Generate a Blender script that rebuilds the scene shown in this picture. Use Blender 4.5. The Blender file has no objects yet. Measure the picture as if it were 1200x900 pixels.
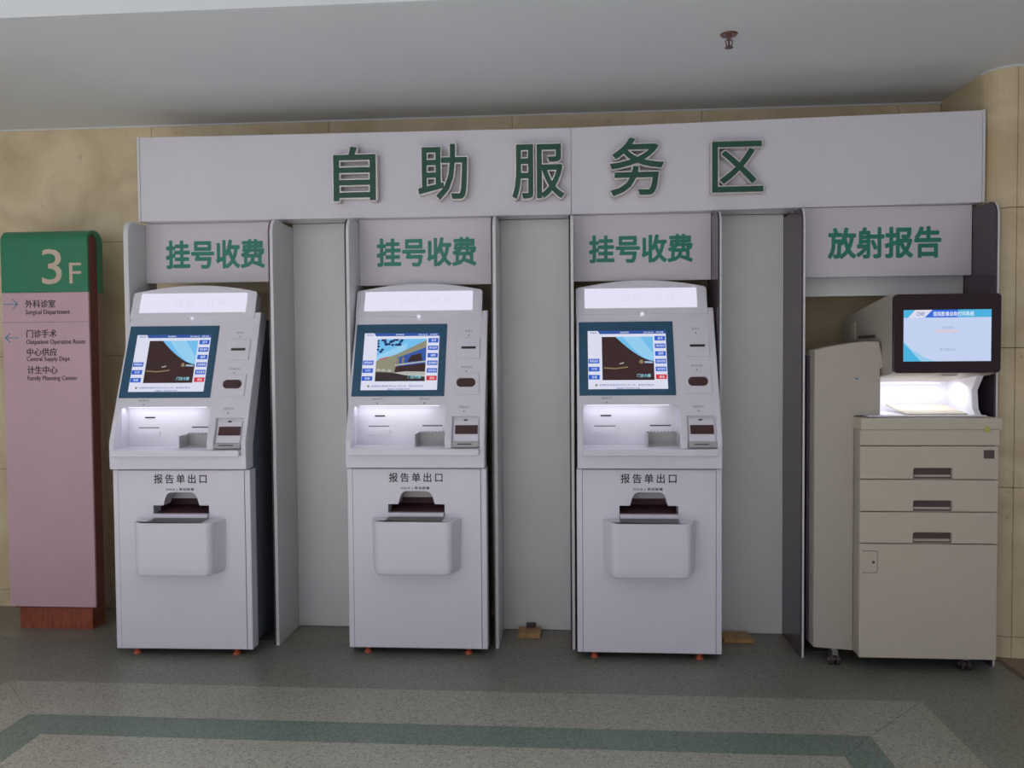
import bpy, bmesh, math, random
from mathutils import Vector, Matrix
random.seed(7)
scene = bpy.context.scene
COL = scene.collection

# ------------------------------------------------------------------ camera
F = 940.0; H = 1.4
YAW, PITCH, ROLL = map(math.radians, (4.222, 1.874, -0.4376))
fwd = Vector((-math.sin(YAW)*math.cos(PITCH), math.cos(YAW)*math.cos(PITCH), -math.sin(PITCH)))
rt0 = Vector((math.cos(YAW), math.sin(YAW), 0)); up0 = rt0.cross(fwd)
rt = math.cos(ROLL)*rt0 + math.sin(ROLL)*up0
up = -math.sin(ROLL)*rt0 + math.cos(ROLL)*up0
CAM = Vector((0, 0, H))
cam = bpy.data.cameras.new('camera'); cam.sensor_width = 36; cam.lens = F/1200*36; cam.clip_start = 0.05
co = bpy.data.objects.new('camera', cam); COL.objects.link(co)
m3 = Matrix((rt, up, -fwd)).transposed()
co.matrix_world = Matrix.Translation(CAM) @ m3.to_4x4()
scene.camera = co

def ray(x, y): return (x-600)*rt + (450-y)*up + F*fwd
def on(ax, val, x, y):
    d = ray(x, y); return CAM + d*((val-CAM[ax])/d[ax])
def atY(v, x, y): return on(1, v, x, y)
def atZ(v, x, y): return on(2, v, x, y)

# ------------------------------------------------------------------ world, lights, exposure
scene.view_settings.view_transform = 'Standard'
scene.view_settings.look = 'None'
scene.view_settings.exposure = 0.0
scene.view_settings.gamma = 1.0
scene.view_settings.use_curve_mapping = False
w = bpy.data.worlds.new('hall_light'); scene.world = w; w.use_nodes = True
bg = w.node_tree.nodes['Background']
bg.inputs[0].default_value = (0.86, 0.84, 1.0, 1); bg.inputs[1].default_value = 0.345

def area(name, loc, target, sx, sy, power, color):
    l = bpy.data.lights.new(name, 'AREA'); l.shape = 'RECTANGLE'; l.size = sx; l.size_y = sy
    l.energy = power; l.color = color
    o = bpy.data.objects.new(name, l); COL.objects.link(o); o.location = loc
    o.rotation_euler = (Vector(target)-Vector(loc)).to_track_quat('-Z', 'Y').to_euler()
    return o
# unseen lamps added: downlights bouncing off the floor, one wide fill at left rear
for lx, ly, pw in ((-3.4, .2, 50), (-1.2, .2, 46), (1.0, .2, 20), (-3.4, -2.4, 50), (-1.2, -2.4, 46), (1.0, -2.4, 20)):
    o = area('added_bounce_lamp', (lx, ly, 3.22), (lx, ly, 0), 1.2, .6, pw, (1.0, .97, 1.0)); o.data.spread = math.radians(95)
area('added_rear_fill', (-4.0, -4.6, .95), (-1.6, 3.6, 1.6), 7.0, 1.8, 80, (.97, .95, 1.0))

# ------------------------------------------------------------------ materials
def lin(c):
    return tuple((v/255/12.92 if v/255 <= .04045 else ((v/255+.055)/1.055)**2.4) for v in c)
def mat(name, rgb, rough=.5, metal=0., coat=0., noise=0., nscale=20., bump=0., bscale=200.):
    m = bpy.data.materials.new(name); m.use_nodes = True
    nt = m.node_tree; b = nt.nodes['Principled BSDF']
    c = lin(rgb)
    b.inputs['Base Color'].default_value = (*c, 1); b.inputs['Roughness'].default_value = rough
    b.inputs['Metallic'].default_value = metal; b.inputs['Coat Weight'].default_value = coat
    b.inputs['Coat Roughness'].default_value = .06
    tc = nt.nodes.new('ShaderNodeTexCoord')
    if noise:
        n = nt.nodes.new('ShaderNodeTexNoise'); n.inputs['Scale'].default_value = nscale; n.inputs['Detail'].default_value = 6
        nt.links.new(tc.outputs['Object'], n.inputs['Vector'])
        r = nt.nodes.new('ShaderNodeValToRGB'); r.color_ramp.elements[0].position = .3; r.color_ramp.elements[1].position = .7
        r.color_ramp.elements[0].color = (*[v*(1-noise) for v in c], 1)
        r.color_ramp.elements[1].color = (*[min(1, v*(1+noise)) for v in c], 1)
        nt.links.new(n.outputs['Fac'], r.inputs['Fac']); nt.links.new(r.outputs['Color'], b.inputs['Base Color'])
    if bump:
        n2 = nt.nodes.new('ShaderNodeTexNoise'); n2.inputs['Scale'].default_value = bscale
        nt.links.new(tc.outputs['Object'], n2.inputs['Vector'])
        bp = nt.nodes.new('ShaderNodeBump'); bp.inputs['Strength'].default_value = bump; bp.inputs['Distance'].default_value = .002
        nt.links.new(n2.outputs['Fac'], bp.inputs['Height']); nt.links.new(bp.outputs['Normal'], b.inputs['Normal'])
    return m
def emit(name, rgb, strength=1.0):
    m = bpy.data.materials.new(name); m.use_nodes = True
    nt = m.node_tree; b = nt.nodes['Principled BSDF']
    b.inputs['Base Color'].default_value = (.01, .01, .01, 1); b.inputs['Roughness'].default_value = .25
    b.inputs['Specular IOR Level'].default_value = .2
    b.inputs['Emission Color'].default_value = (*lin(rgb), 1); b.inputs['Emission Strength'].default_value = strength
    return m
def terrazzo(name, base, dark, lightc, rough=.32):
    m = bpy.data.materials.new(name); m.use_nodes = True
    nt = m.node_tree; b = nt.nodes['Principled BSDF']; b.inputs['Roughness'].default_value = rough
    tc = nt.nodes.new('ShaderNodeTexCoord')
    v = nt.nodes.new('ShaderNodeTexVoronoi'); v.inputs['Scale'].default_value = 190
    nt.links.new(tc.outputs['Object'], v.inputs['Vector'])
    sep = nt.nodes.new('ShaderNodeSeparateColor'); nt.links.new(v.outputs['Color'], sep.inputs['Color'])
    r = nt.nodes.new('ShaderNodeValToRGB'); cr = r.color_ramp; cr.interpolation = 'CONSTANT'
    cr.elements[0].position = 0; cr.elements[0].color = (*lin(dark), 1)
    cr.elements[1].position = .14; cr.elements[1].color = (*lin(base), 1)
    e = cr.elements.new(.84); e.color = (*lin(lightc), 1)
    nt.links.new(sep.outputs[0], r.inputs['Fac'])
    n = nt.nodes.new('ShaderNodeTexNoise'); n.inputs['Scale'].default_value = 2.2; n.inputs['Detail'].default_value = 4
    nt.links.new(tc.outputs['Object'], n.inputs['Vector'])
    mx = nt.nodes.new('ShaderNodeMix'); mx.data_type = 'RGBA'; mx.blend_type = 'MULTIPLY'; mx.inputs['Factor'].default_value = .35
    nt.links.new(r.outputs['Color'], mx.inputs['A']); nt.links.new(n.outputs['Color'], mx.inputs['B'])
    hs = nt.nodes.new('ShaderNodeHueSaturation'); hs.inputs['Saturation'].default_value = 0
    nt.links.new(n.outputs['Color'], hs.inputs['Color']); nt.links.new(hs.outputs['Color'], mx.inputs['B'])
    nt.links.new(mx.outputs['Result'], b.inputs['Base Color'])
    return m
def stone(name):
    m = bpy.data.materials.new(name); m.use_nodes = True
    nt = m.node_tree; b = nt.nodes['Principled BSDF']; b.inputs['Roughness'].default_value = .38
    tc = nt.nodes.new('ShaderNodeTexCoord')
    n = nt.nodes.new('ShaderNodeTexNoise'); n.inputs['Scale'].default_value = 3.5; n.inputs['Detail'].default_value = 9; n.inputs['Distortion'].default_value = .8
    nt.links.new(tc.outputs['Object'], n.inputs['Vector'])
    r = nt.nodes.new('ShaderNodeValToRGB'); cr = r.color_ramp
    cr.elements[0].position = .3; cr.elements[0].color = (*lin((200, 180, 142)), 1)
    cr.elements[1].position = .68; cr.elements[1].color = (*lin((230, 214, 178)), 1)
    nt.links.new(n.outputs['Fac'], r.inputs['Fac'])
    n2 = nt.nodes.new('ShaderNodeTexNoise'); n2.inputs['Scale'].default_value = 16; n2.inputs['Detail'].default_value = 10; n2.inputs['Roughness'].default_value = .7
    nt.links.new(tc.outputs['Object'], n2.inputs['Vector'])
    r2 = nt.nodes.new('ShaderNodeValToRGB'); c2 = r2.color_ramp
    c2.elements[0].position = .62; c2.elements[0].color = (1, 1, 1, 1)
    c2.elements[1].position = .76; c2.elements[1].color = (.55, .42, .32, 1)
    nt.links.new(n2.outputs['Fac'], r2.inputs['Fac'])
    mx = nt.nodes.new('ShaderNodeMix'); mx.data_type = 'RGBA'; mx.blend_type = 'MULTIPLY'; mx.inputs['Factor'].default_value = .8
    nt.links.new(r.outputs['Color'], mx.inputs['A']); nt.links.new(r2.outputs['Color'], mx.inputs['B'])
    nt.links.new(mx.outputs['Result'], b.inputs['Base Color'])
    return m
def wood(name, a, c):
    m = bpy.data.materials.new(name); m.use_nodes = True
    nt = m.node_tree; b = nt.nodes['Principled BSDF']; b.inputs['Roughness'].default_value = .45
    tc = nt.nodes.new('ShaderNodeTexCoord'); mp = nt.nodes.new('ShaderNodeMapping'); mp.inputs['Scale'].default_value = (30, 6, 6)
    nt.links.new(tc.outputs['Object'], mp.inputs['Vector'])
    wv = nt.nodes.new('ShaderNodeTexNoise'); wv.inputs['Scale'].default_value = 2.2; wv.inputs['Detail'].default_value = 6
    nt.links.new(mp.outputs['Vector'], wv.inputs['Vector'])
    r = nt.nodes.new('ShaderNodeValToRGB'); r.color_ramp.elements[0].position = .3; r.color_ramp.elements[1].position = .7
    r.color_ramp.elements[0].color = (*lin(a), 1); r.color_ramp.elements[1].color = (*lin(c), 1)
    nt.links.new(wv.outputs['Fac'], r.inputs['Fac']); nt.links.new(r.outputs['Color'], b.inputs['Base Color'])
    return m

M = dict(
    header=mat('header_white', (222, 220, 228), .32, noise=.02, nscale=3),
    board=mat('board_white', (220, 222, 222), .38, noise=.03, nscale=4),
    charcoal=mat('board_charcoal', (78, 64, 74), .22, noise=.05, nscale=5),
    plate=mat('plate_acrylic', (214, 210, 214), .09, coat=.6, noise=.01, nscale=4),
    kiosk=mat('kiosk_white', (230, 228, 238), .3, noise=.015, nscale=6),
    kioskdark=mat('kiosk_charcoal', (124, 130, 148), .4, noise=.06, nscale=8),
    hole=mat('dark_interior', (110, 74, 78), .6, noise=.1, nscale=20),
    slit=mat('slit_black', (40, 34, 38), .4, noise=.1, nscale=20),
    maroon=mat('scanner_window', (70, 36, 40), .12, noise=.08, nscale=12),
    teal=mat('bezel_teal', (38, 88, 118), .25, noise=.04, nscale=8),
    grey=mat('panel_grey', (176, 176, 176), .4, noise=.03, nscale=10),
    metal=mat('brushed_steel', (190, 190, 188), .3, metal=.9, noise=.06, nscale=60),
    chrome=mat('letter_chrome', (216, 210, 206), .24, metal=.8, noise=.05, nscale=40),
    green=mat('letter_green', (34, 84, 68), .3, noise=.05, nscale=12),
    platetext=mat('plate_text_green', (44, 134, 112), .35, noise=.05, nscale=12),
    ink=mat('ink_dark', (52, 44, 54), .5, noise=.08, nscale=30),
    softink=mat('ink_soft', (120, 114, 124), .5, noise=.06, nscale=30),
    foot=mat('foot_orange', (196, 92, 62), .5, noise=.1, nscale=30),
    beige=mat('copier_beige', (204, 196, 178), .42, noise=.015, nscale=8, bump=.12, bscale=500),
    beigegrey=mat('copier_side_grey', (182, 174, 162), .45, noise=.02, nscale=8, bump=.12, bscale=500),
    bezelblack=mat('bezel_black', (44, 24, 30), .2, noise=.08, nscale=10),
    rubber=mat('caster_rubber', (66, 56, 58), .5, noise=.1, nscale=30),
    handle=mat('handle_recess', (92, 74, 72), .45, noise=.06, nscale=30),
    seam=mat('seam_dark', (70, 60, 60), .6, noise=.05, nscale=30),
    signgreen=mat('sign_green', (46, 128, 92), .34, noise=.04, nscale=10),
    signpink=mat('sign_pink', (206, 172, 180), .4, noise=.03, nscale=6),
    signcore=mat('sign_core_maroon', (120, 58, 56), .4, noise=.12, nscale=14),
    signbackshade=mat('sign_back_shaded', (150, 122, 106), .45, noise=.05, nscale=10),  # pink back panel, its shade put into a darker tan
    signtext=mat('sign_text_cream', (208, 190, 168), .4, noise=.03, nscale=20),
    signblue=mat('sign_arrow_blue', (70, 150, 176), .4, noise=.05, nscale=20),
    woodbase=wood('wood_base', (122, 58, 38), (166, 84, 56)),
    woodblock=wood('wood_block', (150, 116, 68), (186, 148, 96)),
    ceil=mat('ceiling_paint', (226, 231, 234), .7, noise=.02, nscale=2, bump=.05, bscale=300),
    grout=mat('tile_grout', (150, 130, 100), .8, noise=.1, nscale=20),
    stone=stone('wall_stone'),
    fl_out=terrazzo('terrazzo_grey', (134, 136, 126), (104, 106, 98), (152, 154, 144), .4),
    fl_edge=terrazzo('terrazzo_warm', (144, 138, 126), (114, 110, 100), (160, 154, 142), .4),
    fl_light=terrazzo('terrazzo_light', (162, 162, 150), (126, 126, 116), (180, 180, 168), .4),
    fl_green=terrazzo('terrazzo_green', (112, 128, 119), (88, 104, 96), (130, 146, 136), .4),
    fl_bounce=terrazzo('terrazzo_bounce', (214, 212, 204), (176, 174, 168), (228, 226, 220), .35),
    fl_brown=terrazzo('terrazzo_brown', (142, 116, 94), (104, 82, 66), (164, 140, 116)),
    fl_strip=terrazzo('terrazzo_strip', (74, 56, 52), (52, 40, 40), (90, 72, 68)),
    brass=mat('sprinkler_metal', (150, 118, 112), .25, metal=.8, noise=.1, nscale=60),
    sticker=mat('sticker_yellow', (190, 196, 96), .5, noise=.04, nscale=30),
    bluedot=mat('sticker_blue', (60, 120, 180), .5, noise=.04, nscale=30),
    lightbox=emit('lightbox_white', (226, 224, 242), 1.0),
    lightboxtext=emit('lightbox_text', (219, 217, 236), 1.0),
    led=emit('led_white', (240, 240, 255), 1.2),
    glow=mat('output_bay_white', (240, 240, 248), .35, noise=.01, nscale=10),
    e_white=emit('screen_white', (216, 218, 236)), e_bar=emit('screen_bar', (44, 82, 158)),
    e_btn=emit('screen_button', (40, 92, 196)), e_btn2=emit('screen_button_top', (120, 168, 232)), e_red=emit('screen_red', (206, 44, 62)),
    e_txt=emit('screen_text', (236, 240, 250)), e_note=emit('screen_note', (70, 84, 160)),
    e_brown=emit('screen_dark_building', (54, 34, 36)), e_sky=emit('screen_sky', (112, 186, 232)), e_sky2=emit('screen_sky_pale', (146, 202, 236)),
    e_tree=emit('screen_tree', (26, 40, 92)), e_wall=emit('screen_stone', (140, 138, 116)), e_blue=emit('screen_blue_glass', (50, 84, 160)),
    e_road=emit('screen_road', (50, 40, 44)), e_pale=emit('screen_pale', (176, 176, 170)), e_cyan=emit('screen_caption', (140, 206, 222)),
    e_gold=emit('screen_gold', (140, 126, 88)), e_ltblue=emit('screen_light_blue', (192, 208, 238)), e_strblue=emit('screen_strong_blue', (48, 104, 214)),
    e_pink=emit('screen_pink', (224, 196, 206)), e_greytxt=emit('screen_grey_text', (158, 180, 206)), e_teal=emit('screen_teal_wave', (72, 176, 220)),
)

# ------------------------------------------------------------------ helpers
def link(name, mesh, m, parent=None):
    o = bpy.data.objects.new(name, mesh); COL.objects.link(o)
    if m is not None and not mesh.materials:
        mesh.materials.append(M[m] if isinstance(m, str) else m)
    if parent is not None: o.parent = parent
    return o
def tag(o, label, cat, group=None, kind=None):
    if label: o['label'] = label
    if cat: o['category'] = cat
    if group: o['group'] = group
    if kind: o['kind'] = kind
    return o
def empty(name, loc=(0, 0, 0), rz=0):
    o = bpy.data.objects.new(name, None); COL.objects.link(o); o.location = loc; o.rotation_euler = (0, 0, rz)
    o.empty_display_size = .05
    return o
def bm_mesh(bm, name='m', smooth=False):
    bmesh.ops.recalc_face_normals(bm, faces=bm.faces)
    me = bpy.data.meshes.new(name); bm.to_mesh(me); bm.free()
    if smooth:
        for p in me.polygons: p.use_smooth = True
    return me
def add_prism(bm, poly, fr, d0, d1):
    a = [bm.verts.new(fr(u, v, d0)) for u, v in poly]
    b = [bm.verts.new(fr(u, v, d1)) for u, v in poly]
    n = len(poly)
    f1 = bm.faces.new(a); f2 = bm.faces.new(b[::-1])
    for i in range(n):
        bm.faces.new((a[i], b[i], b[(i+1) % n], a[(i+1) % n]))
    return f1, f2
def prism(name, poly, fr, d0, d1, m, parent=None, bevel=0, seg=2):
    bm = bmesh.new(); add_prism(bm, poly, fr, d0, d1)
    o = link(name, bm_mesh(bm, name), m, parent)
    if bevel: add_bevel(o, bevel, seg)
    return o
def add_bevel(o, wd, seg=2):
    md = o.modifiers.new('bevel', 'BEVEL'); md.width = wd; md.segments = seg; md.limit_method = 'ANGLE'; md.angle_limit = math.radians(50)
    md.harden_normals = False
def rect(u0, u1, v0, v1): return [(u0, v0), (u1, v0), (u1, v1), (u0, v1)]
def rrect(u0, u1, v0, v1, r, n=5, which='1111'):
    # corners bl, br, tr, tl
    out = []
    cs = [(u0+r, v0+r, 180), (u1-r, v0+r, 270), (u1-r, v1-r, 0), (u0+r, v1-r, 90)]
    sq = [(u0, v0), (u1, v0), (u1, v1), (u0, v1)]
    for k, (cx, cy, a0) in enumerate(cs):
        if which[k] == '1':
            for i in range(n+1):
                a = math.radians(a0+90*i/n); out.append((cx+r*math.cos(a), cy+r*math.sin(a)))
        else: out.append(sq[k])
    return out
def front(y0):   # faces the camera: u = x, v = z, d = toward the viewer
    return lambda u, v, d: (u, y0-d, v)
def plan(u, v, d): return (u, v, d)            # u = x, v = y, d = z
def side(u, v, d): return (d, u, v)            # u = y, v = z, d = x
def box(name, x0, x1, y0, y1, z0, z1, m, parent=None, bevel=0, seg=2):
    return prism(name, rect(x0, x1, y0, y1), plan, z0, z1, m, parent, bevel, seg)
def add_box(bm, x0, x1, y0, y1, z0, z1): add_prism(bm, rect(x0, x1, y0, y1), plan, z0, z1)
def add_cyl(bm, c, r, d0, d1, fr, n=16, r2=None):
    r2 = r if r2 is None else r2
    a = [bm.verts.new(fr(c[0]+r*math.cos(2*math.pi*i/n), c[1]+r*math.sin(2*math.pi*i/n), d0)) for i in range(n)]
    b = [bm.verts.new(fr(c[0]+r2*math.cos(2*math.pi*i/n), c[1]+r2*math.sin(2*math.pi*i/n), d1)) for i in range(n)]
    bm.faces.new(a); bm.faces.new(b[::-1])
    for i in range(n): bm.faces.new((a[i], b[i], b[(i+1) % n], a[(i+1) % n]))
def cyl(name, c, r, d0, d1, fr, m, parent=None, n=16, r2=None):
    bm = bmesh.new(); add_cyl(bm, c, r, d0, d1, fr, n, r2); return link(name, bm_mesh(bm, name), m, parent)
def cut(o, cutters):
    # boolean difference with solid prisms, applied at once
    tmp = []
    for i, (poly, fr, d0, d1) in enumerate(cutters):
        bm = bmesh.new(); add_prism(bm, poly, fr, d0, d1)
        c = bpy.data.objects.new('cutter', bm_mesh(bm)); COL.objects.link(c); tmp.append(c)
        md = o.modifiers.new('cut', 'BOOLEAN'); md.operation = 'DIFFERENCE'; md.object = c; md.solver = 'EXACT'
    bpy.context.view_layer.update()
    par = o.parent; o.parent = None
    dg = bpy.context.evaluated_depsgraph_get()
    me = bpy.data.meshes.new_from_object(o.evaluated_get(dg))
    o.parent = par; o.modifiers.clear(); o.data = me
    for c in tmp:
        d = c.data; bpy.data.objects.remove(c); bpy.data.meshes.remove(d)
    return o
_tc = {}
def text_data(body, offset=0.0, spacing=1.0, extrude=.5):
    key = (body, offset, spacing, extrude)
    if key in _tc: return _tc[key]
    c = bpy.data.curves.new('txt', 'FONT'); c.body = body; c.size = 1; c.extrude = extrude; c.offset = offset; c.space_character = spacing
    c.resolution_u = 3
    o = bpy.data.objects.new('txt', c); COL.objects.link(o); bpy.context.view_layer.update()
    me = bpy.data.meshes.new_from_object(o.evaluated_get(bpy.context.evaluated_depsgraph_get()))
    vs = [tuple(v.co) for v in me.vertices]; fs = [tuple(p.vertices) for p in me.polygons]
    bpy.data.objects.remove(o); bpy.data.curves.remove(c); bpy.data.meshes.remove(me)
    _tc[key] = (vs, fs); return _tc[key]
def text(name, body, u0, u1, v0, v1, fr, d0, d1, m, parent, offset=0.0, spacing=1.0, keep=False):
    bold = offset
    vs, fs = text_data(body, 0.0, spacing)
    x0 = min(v[0] for v in vs); x1 = max(v[0] for v in vs); y0 = min(v[1] for v in vs); y1 = max(v[1] for v in vs)
    sx = (u1-u0)/(x1-x0); sy = (v1-v0)/(y1-y0)
    if keep: sy = sx; vm = (v0+v1)/2; v0 = vm-(y1-y0)*sy/2
    P = []; FS_ = []
    shifts = [(0, 0)] if bold <= 0 else [(bold*math.cos(math.pi*i/4+.39), bold*math.sin(math.pi*i/4+.39)) for i in range(8)] + [(0, 0)]
    x0 -= max(0, bold); x1 += max(0, bold); y0 -= max(0, bold); y1 += max(0, bold)
    sx = (u1-u0)/(x1-x0)
    sy = sx if keep else (v1-v0)/(y1-y0)
    for i, (ex, ey) in enumerate(shifts):
        base = len(P); eps = (d1-d0)*.004*i
        P += [fr(u0+(x+ex-x0)*sx, v0+(y+ey-y0)*sy, d0+(z+.5)*(d1-d0-eps)) for x, y, z in vs]
        FS_ += [tuple(k+base for k in f) for f in fs]
    fs = FS_
    me = bpy.data.meshes.new(name); me.from_pydata(P, [], fs); me.update()
    bm = bmesh.new(); bm.from_mesh(me); bmesh.ops.recalc_face_normals(bm, faces=bm.faces); bm.to_mesh(me); bm.free()
    return link(name, me, m, parent)
def multi(name, items, fr, parent):
    # flat print: items = (poly, layer, material); one mesh, several materials
    bm = bmesh.new(); mats = []
    for poly, d, mm in items:
        if mm not in mats: mats.append(mm)
        f = bm.faces.new([bm.verts.new(fr(u, v, d)) for u, v in poly]); f.material_index = mats.index(mm)
    me = bpy.data.meshes.new(name)
    bmesh.ops.recalc_face_normals(bm, faces=bm.faces)
    bm.to_mesh(me); bm.free()
    for mm in mats: me.materials.append(M[mm])
    o = bpy.data.objects.new(name, me); COL.objects.link(o); o.parent = parent
    return o
def copy_tree(o, parent=None):
    c = o.copy(); COL.objects.link(c); c.parent = parent
    for ch in [k for k in bpy.data.objects if k.parent == o]: copy_tree(ch, c)
    return c

# ------------------------------------------------------------------ the setting
ZC = 2.697; YW = 4.32
fo = box('floor', -9, 7, -8, 4.6, -.06, 0, 'fl_out'); tag(fo, None, None, kind='structure')
T = .0012
Yo, Yd, Yi = 3.305, 2.99, 2.83          # outer edge of light band, green band, inner field
XLo, XLd, XLi = -2.47, -2.155, -1.995
XRo, XRd, XRi = 1.40, 1.088, .945
YB = 2.0
def inlay(name, poly, m): return prism(name, poly, plan, 0, T, m, fo)
d1, d2, d3 = XRo, XRd, XRi
g = .0015
inlay('light_band', [(XLo, Yo), (XRo, Yo), (XRd+g, Yd+g), (XLd-g, Yd+g)], 'fl_light')
inlay('light_band', [(XLo-g, Yo-2*g), (XLd-g, Yd), (XLd-g, YB), (XLo-g, YB)], 'fl_light')
inlay('light_band', [(XRo+g, Yo-2*g), (XRo+g, YB), (XRd+g, YB), (XRd+g, Yd)], 'fl_light')
inlay('green_band', [(XLd, Yd), (XRd, Yd), (XRi+g, Yi+g), (XLi-g, Yi+g)], 'fl_green')
inlay('green_band', [(XLd-0*g, Yd-2*g), (XLi-g, Yi), (XLi-g, YB), (XLd, YB)], 'fl_green')
inlay('green_band', [(XRd, Yd-2*g), (XRd, YB), (XRi+g, YB), (XRi+g, Yi)], 'fl_green')
inlay('light_field', [(XLi, Yi), (XRi, Yi), (XRi, YB), (XLi, YB)], 'fl_light')
inlay('bounce_field', [(-8.5, YB-.002), (4.5, YB-.002), (4.5, -7.5), (-8.5, -7.5)], 'fl_bounce')  # unseen floor made pale to bounce light up to the ceiling
inlay('warm_border', [(-6, 3.84), (1.93, 3.84), (1.93, YW), (-6, YW)], 'fl_edge')
inlay('dark_strip', [(1.93, 2), (1.955, 2), (1.955, 3.80), (1.93, 3.80)], 'fl_strip')
inlay('brown_margin', [(1.957, 2), (4.5, 2), (4.5, 3.80), (1.957, 3.80)], 'fl_brown')

wb = box('wall_back', -7, 2.3, YW+.012, YW+.2, 0, 3.4, 'grout'); tag(wb, None, None, kind='structure')
ZJ = [0, .10, .79, 1.428, 2.062, ZC+.01]
def tile(name, poly, z0, z1, parent): 
    return prism(name, poly, plan, z0+.0012, z1-.0012, 'stone', parent, bevel=.0015, seg=1)
xj = [-6.3+1.0*i for i in range(10)]
for k in range(5):
    xs = [v + (.0 if k % 2 == 0 else .0) - .008 for v in xj]
    for i in range(9):
        x0, x1 = xs[i], min(xs[i+1], 1.905)
        tile('tile', rect(x0+.0012, x1-.0012, YW, YW+.014), ZJ[k], ZJ[k+1], wb)

# pillar / right wall with a rounded corner
RX, RY, RR = 1.905, 3.80, .11
def arc(r, n=8):
    return [(RX+RR - r*math.cos(math.radians(90*i/n)), RY+RR - r*math.sin(math.radians(90*i/n))) for i in range(n+1)]
inner = RR-.012
core = [(RX+.012, YW+.01)] + arc(inner) + [(4.5, RY+.012), (4.5, YW+.01)]
wr = prism('wall_right', core, plan, 0, 3.4, 'grout'); tag(wr, None, None, kind='structure')
XJ = 2.01
for k in range(5):
    z0, z1 = ZJ[k], ZJ[k+1]
    out = [(RX, YW-.001)] + [(p[0], p[1]) for p in arc(RR)] 
    out = [q for q in out if q[0] <= XJ-.001] + [(XJ-.0012, RY)]
    inn = [(XJ-.0012, RY+.0125), ] + [p for p in arc(inner)[::-1] if p[0] < XJ-.002] + [(RX+.0125, YW-.001)]
    tile('tile', out+inn, z0, z1, wr)
    x = XJ
    for wdt in (.9, .9, .68):
        tile('tile', rect(x+.0012, x+wdt-.0012, RY, RY+.0125), z0, z1, wr); x += wdt

YS = 2.925
ce = box('ceiling', -7, 4.5, YS+.021, YW+.05, ZC, ZC+.08, 'ceil'); tag(ce, None, None, kind='structure')
prism('soffit_face', rect(-7, 4.5, ZC, 3.3), front(YS+.02), 0, .02, 'ceil', ce)
box('upper_ceiling', -7, 4.5, -5, YS+.02, 3.3, 3.36, 'ceil', ce)
# white cornice bead where wall and ceiling meet
tr = box('trim_1', -7, RX, YW-.006, YW, ZC-.008, ZC, 'board'); tag(tr, None, None, kind='structure')
prism('trim_2', arc(RR+.006)+[(4.5, RY-.006), (4.5, RY)]+arc(RR)[::-1], plan, ZC-.008, ZC, 'board')['kind'] = 'structure'

# ------------------------------------------------------------------ header sign
HL, HM, HR = (-2.152, 3.91), (.005, 3.955), (1.886, 3.86)
hz0, hz1 = 2.098, 2.517
hd = empty('header_sign', (0, 3.9, 0)); hd.location = (0, 0, 0)
tag(hd, 'long white overhead header board with five raised green characters', 'sign')
prism('panel', [HL, (HM[0]-.0008, HM[1]), (HM[0]-.0008, 4.06), (HL[0], 4.06)], plan, hz0, hz1, 'header', hd, bevel=.002)
prism('panel', [(HM[0]+.0008, HM[1]), HR, (HR[0], 4.06), (HM[0]+.0008, 4.06)], plan, hz0, hz1, 'header', hd, bevel=.002)
prism('end_trim', [(HL[0]-.012, HL[1]-.002), (HL[0]-.001, HL[1]-.002), (HL[0]-.001, 4.06), (HL[0]-.012, 4.06)], plan, hz0, hz1+.002, 'board', hd)
prism('end_trim', [(HR[0]+.001, HR[1]-.002), (HR[0]+.012, HR[1]-.002), (HR[0]+.012, 4.06), (HR[0]+.001, 4.06)], plan, hz0, hz1+.002, 'board', hd)
def header_y(x):
    a, b = (HL, HM) if x < HM[0] else (HM, HR)
    return a[1]+(b[1]-a[1])*(x-a[0])/(b[0]-a[0])
for ch, bx in (('自', (388.5, 171, 442.5, 236.5)), ('助', (488, 168, 549.5, 235)), ('服', (598.5, 168, 663, 233.5)), ('务', (713, 160.5, 780, 230)), ('区', (833, 164.5, 896, 226))):
    xm = atY(3.8, (bx[0]+bx[2])/2, 200).x; yh = header_y(xm)
    D = .05
    a = atY(yh-D, bx[0], bx[1]); b = atY(yh-D, bx[2], bx[3])
    fr = front(yh)
    rc, rf = .036, .012
    L = text('letter', ch, a.x, b.x, b.z, a.z, fr, .001, D, 'chrome', hd, offset=rc)
    # face inset from the chrome rim, same proportions
    vs, _ = text_data(ch)
    sx = (b.x-a.x)/(max(v[0] for v in vs)-min(v[0] for v in vs)+2*rc); sz = (a.z-b.z)/(max(v[1] for v in vs)-min(v[1] for v in vs)+2*rc)
    ix, iz = (rc-rf)*sx, (rc-rf)*sz
    fobj = text('letter_face', ch, a.x+ix, b.x-ix, b.z+iz, a.z-iz, fr, D, D+.002, 'green', L, offset=rf)
    fobj['label'] = 'green face of the character'

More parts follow.
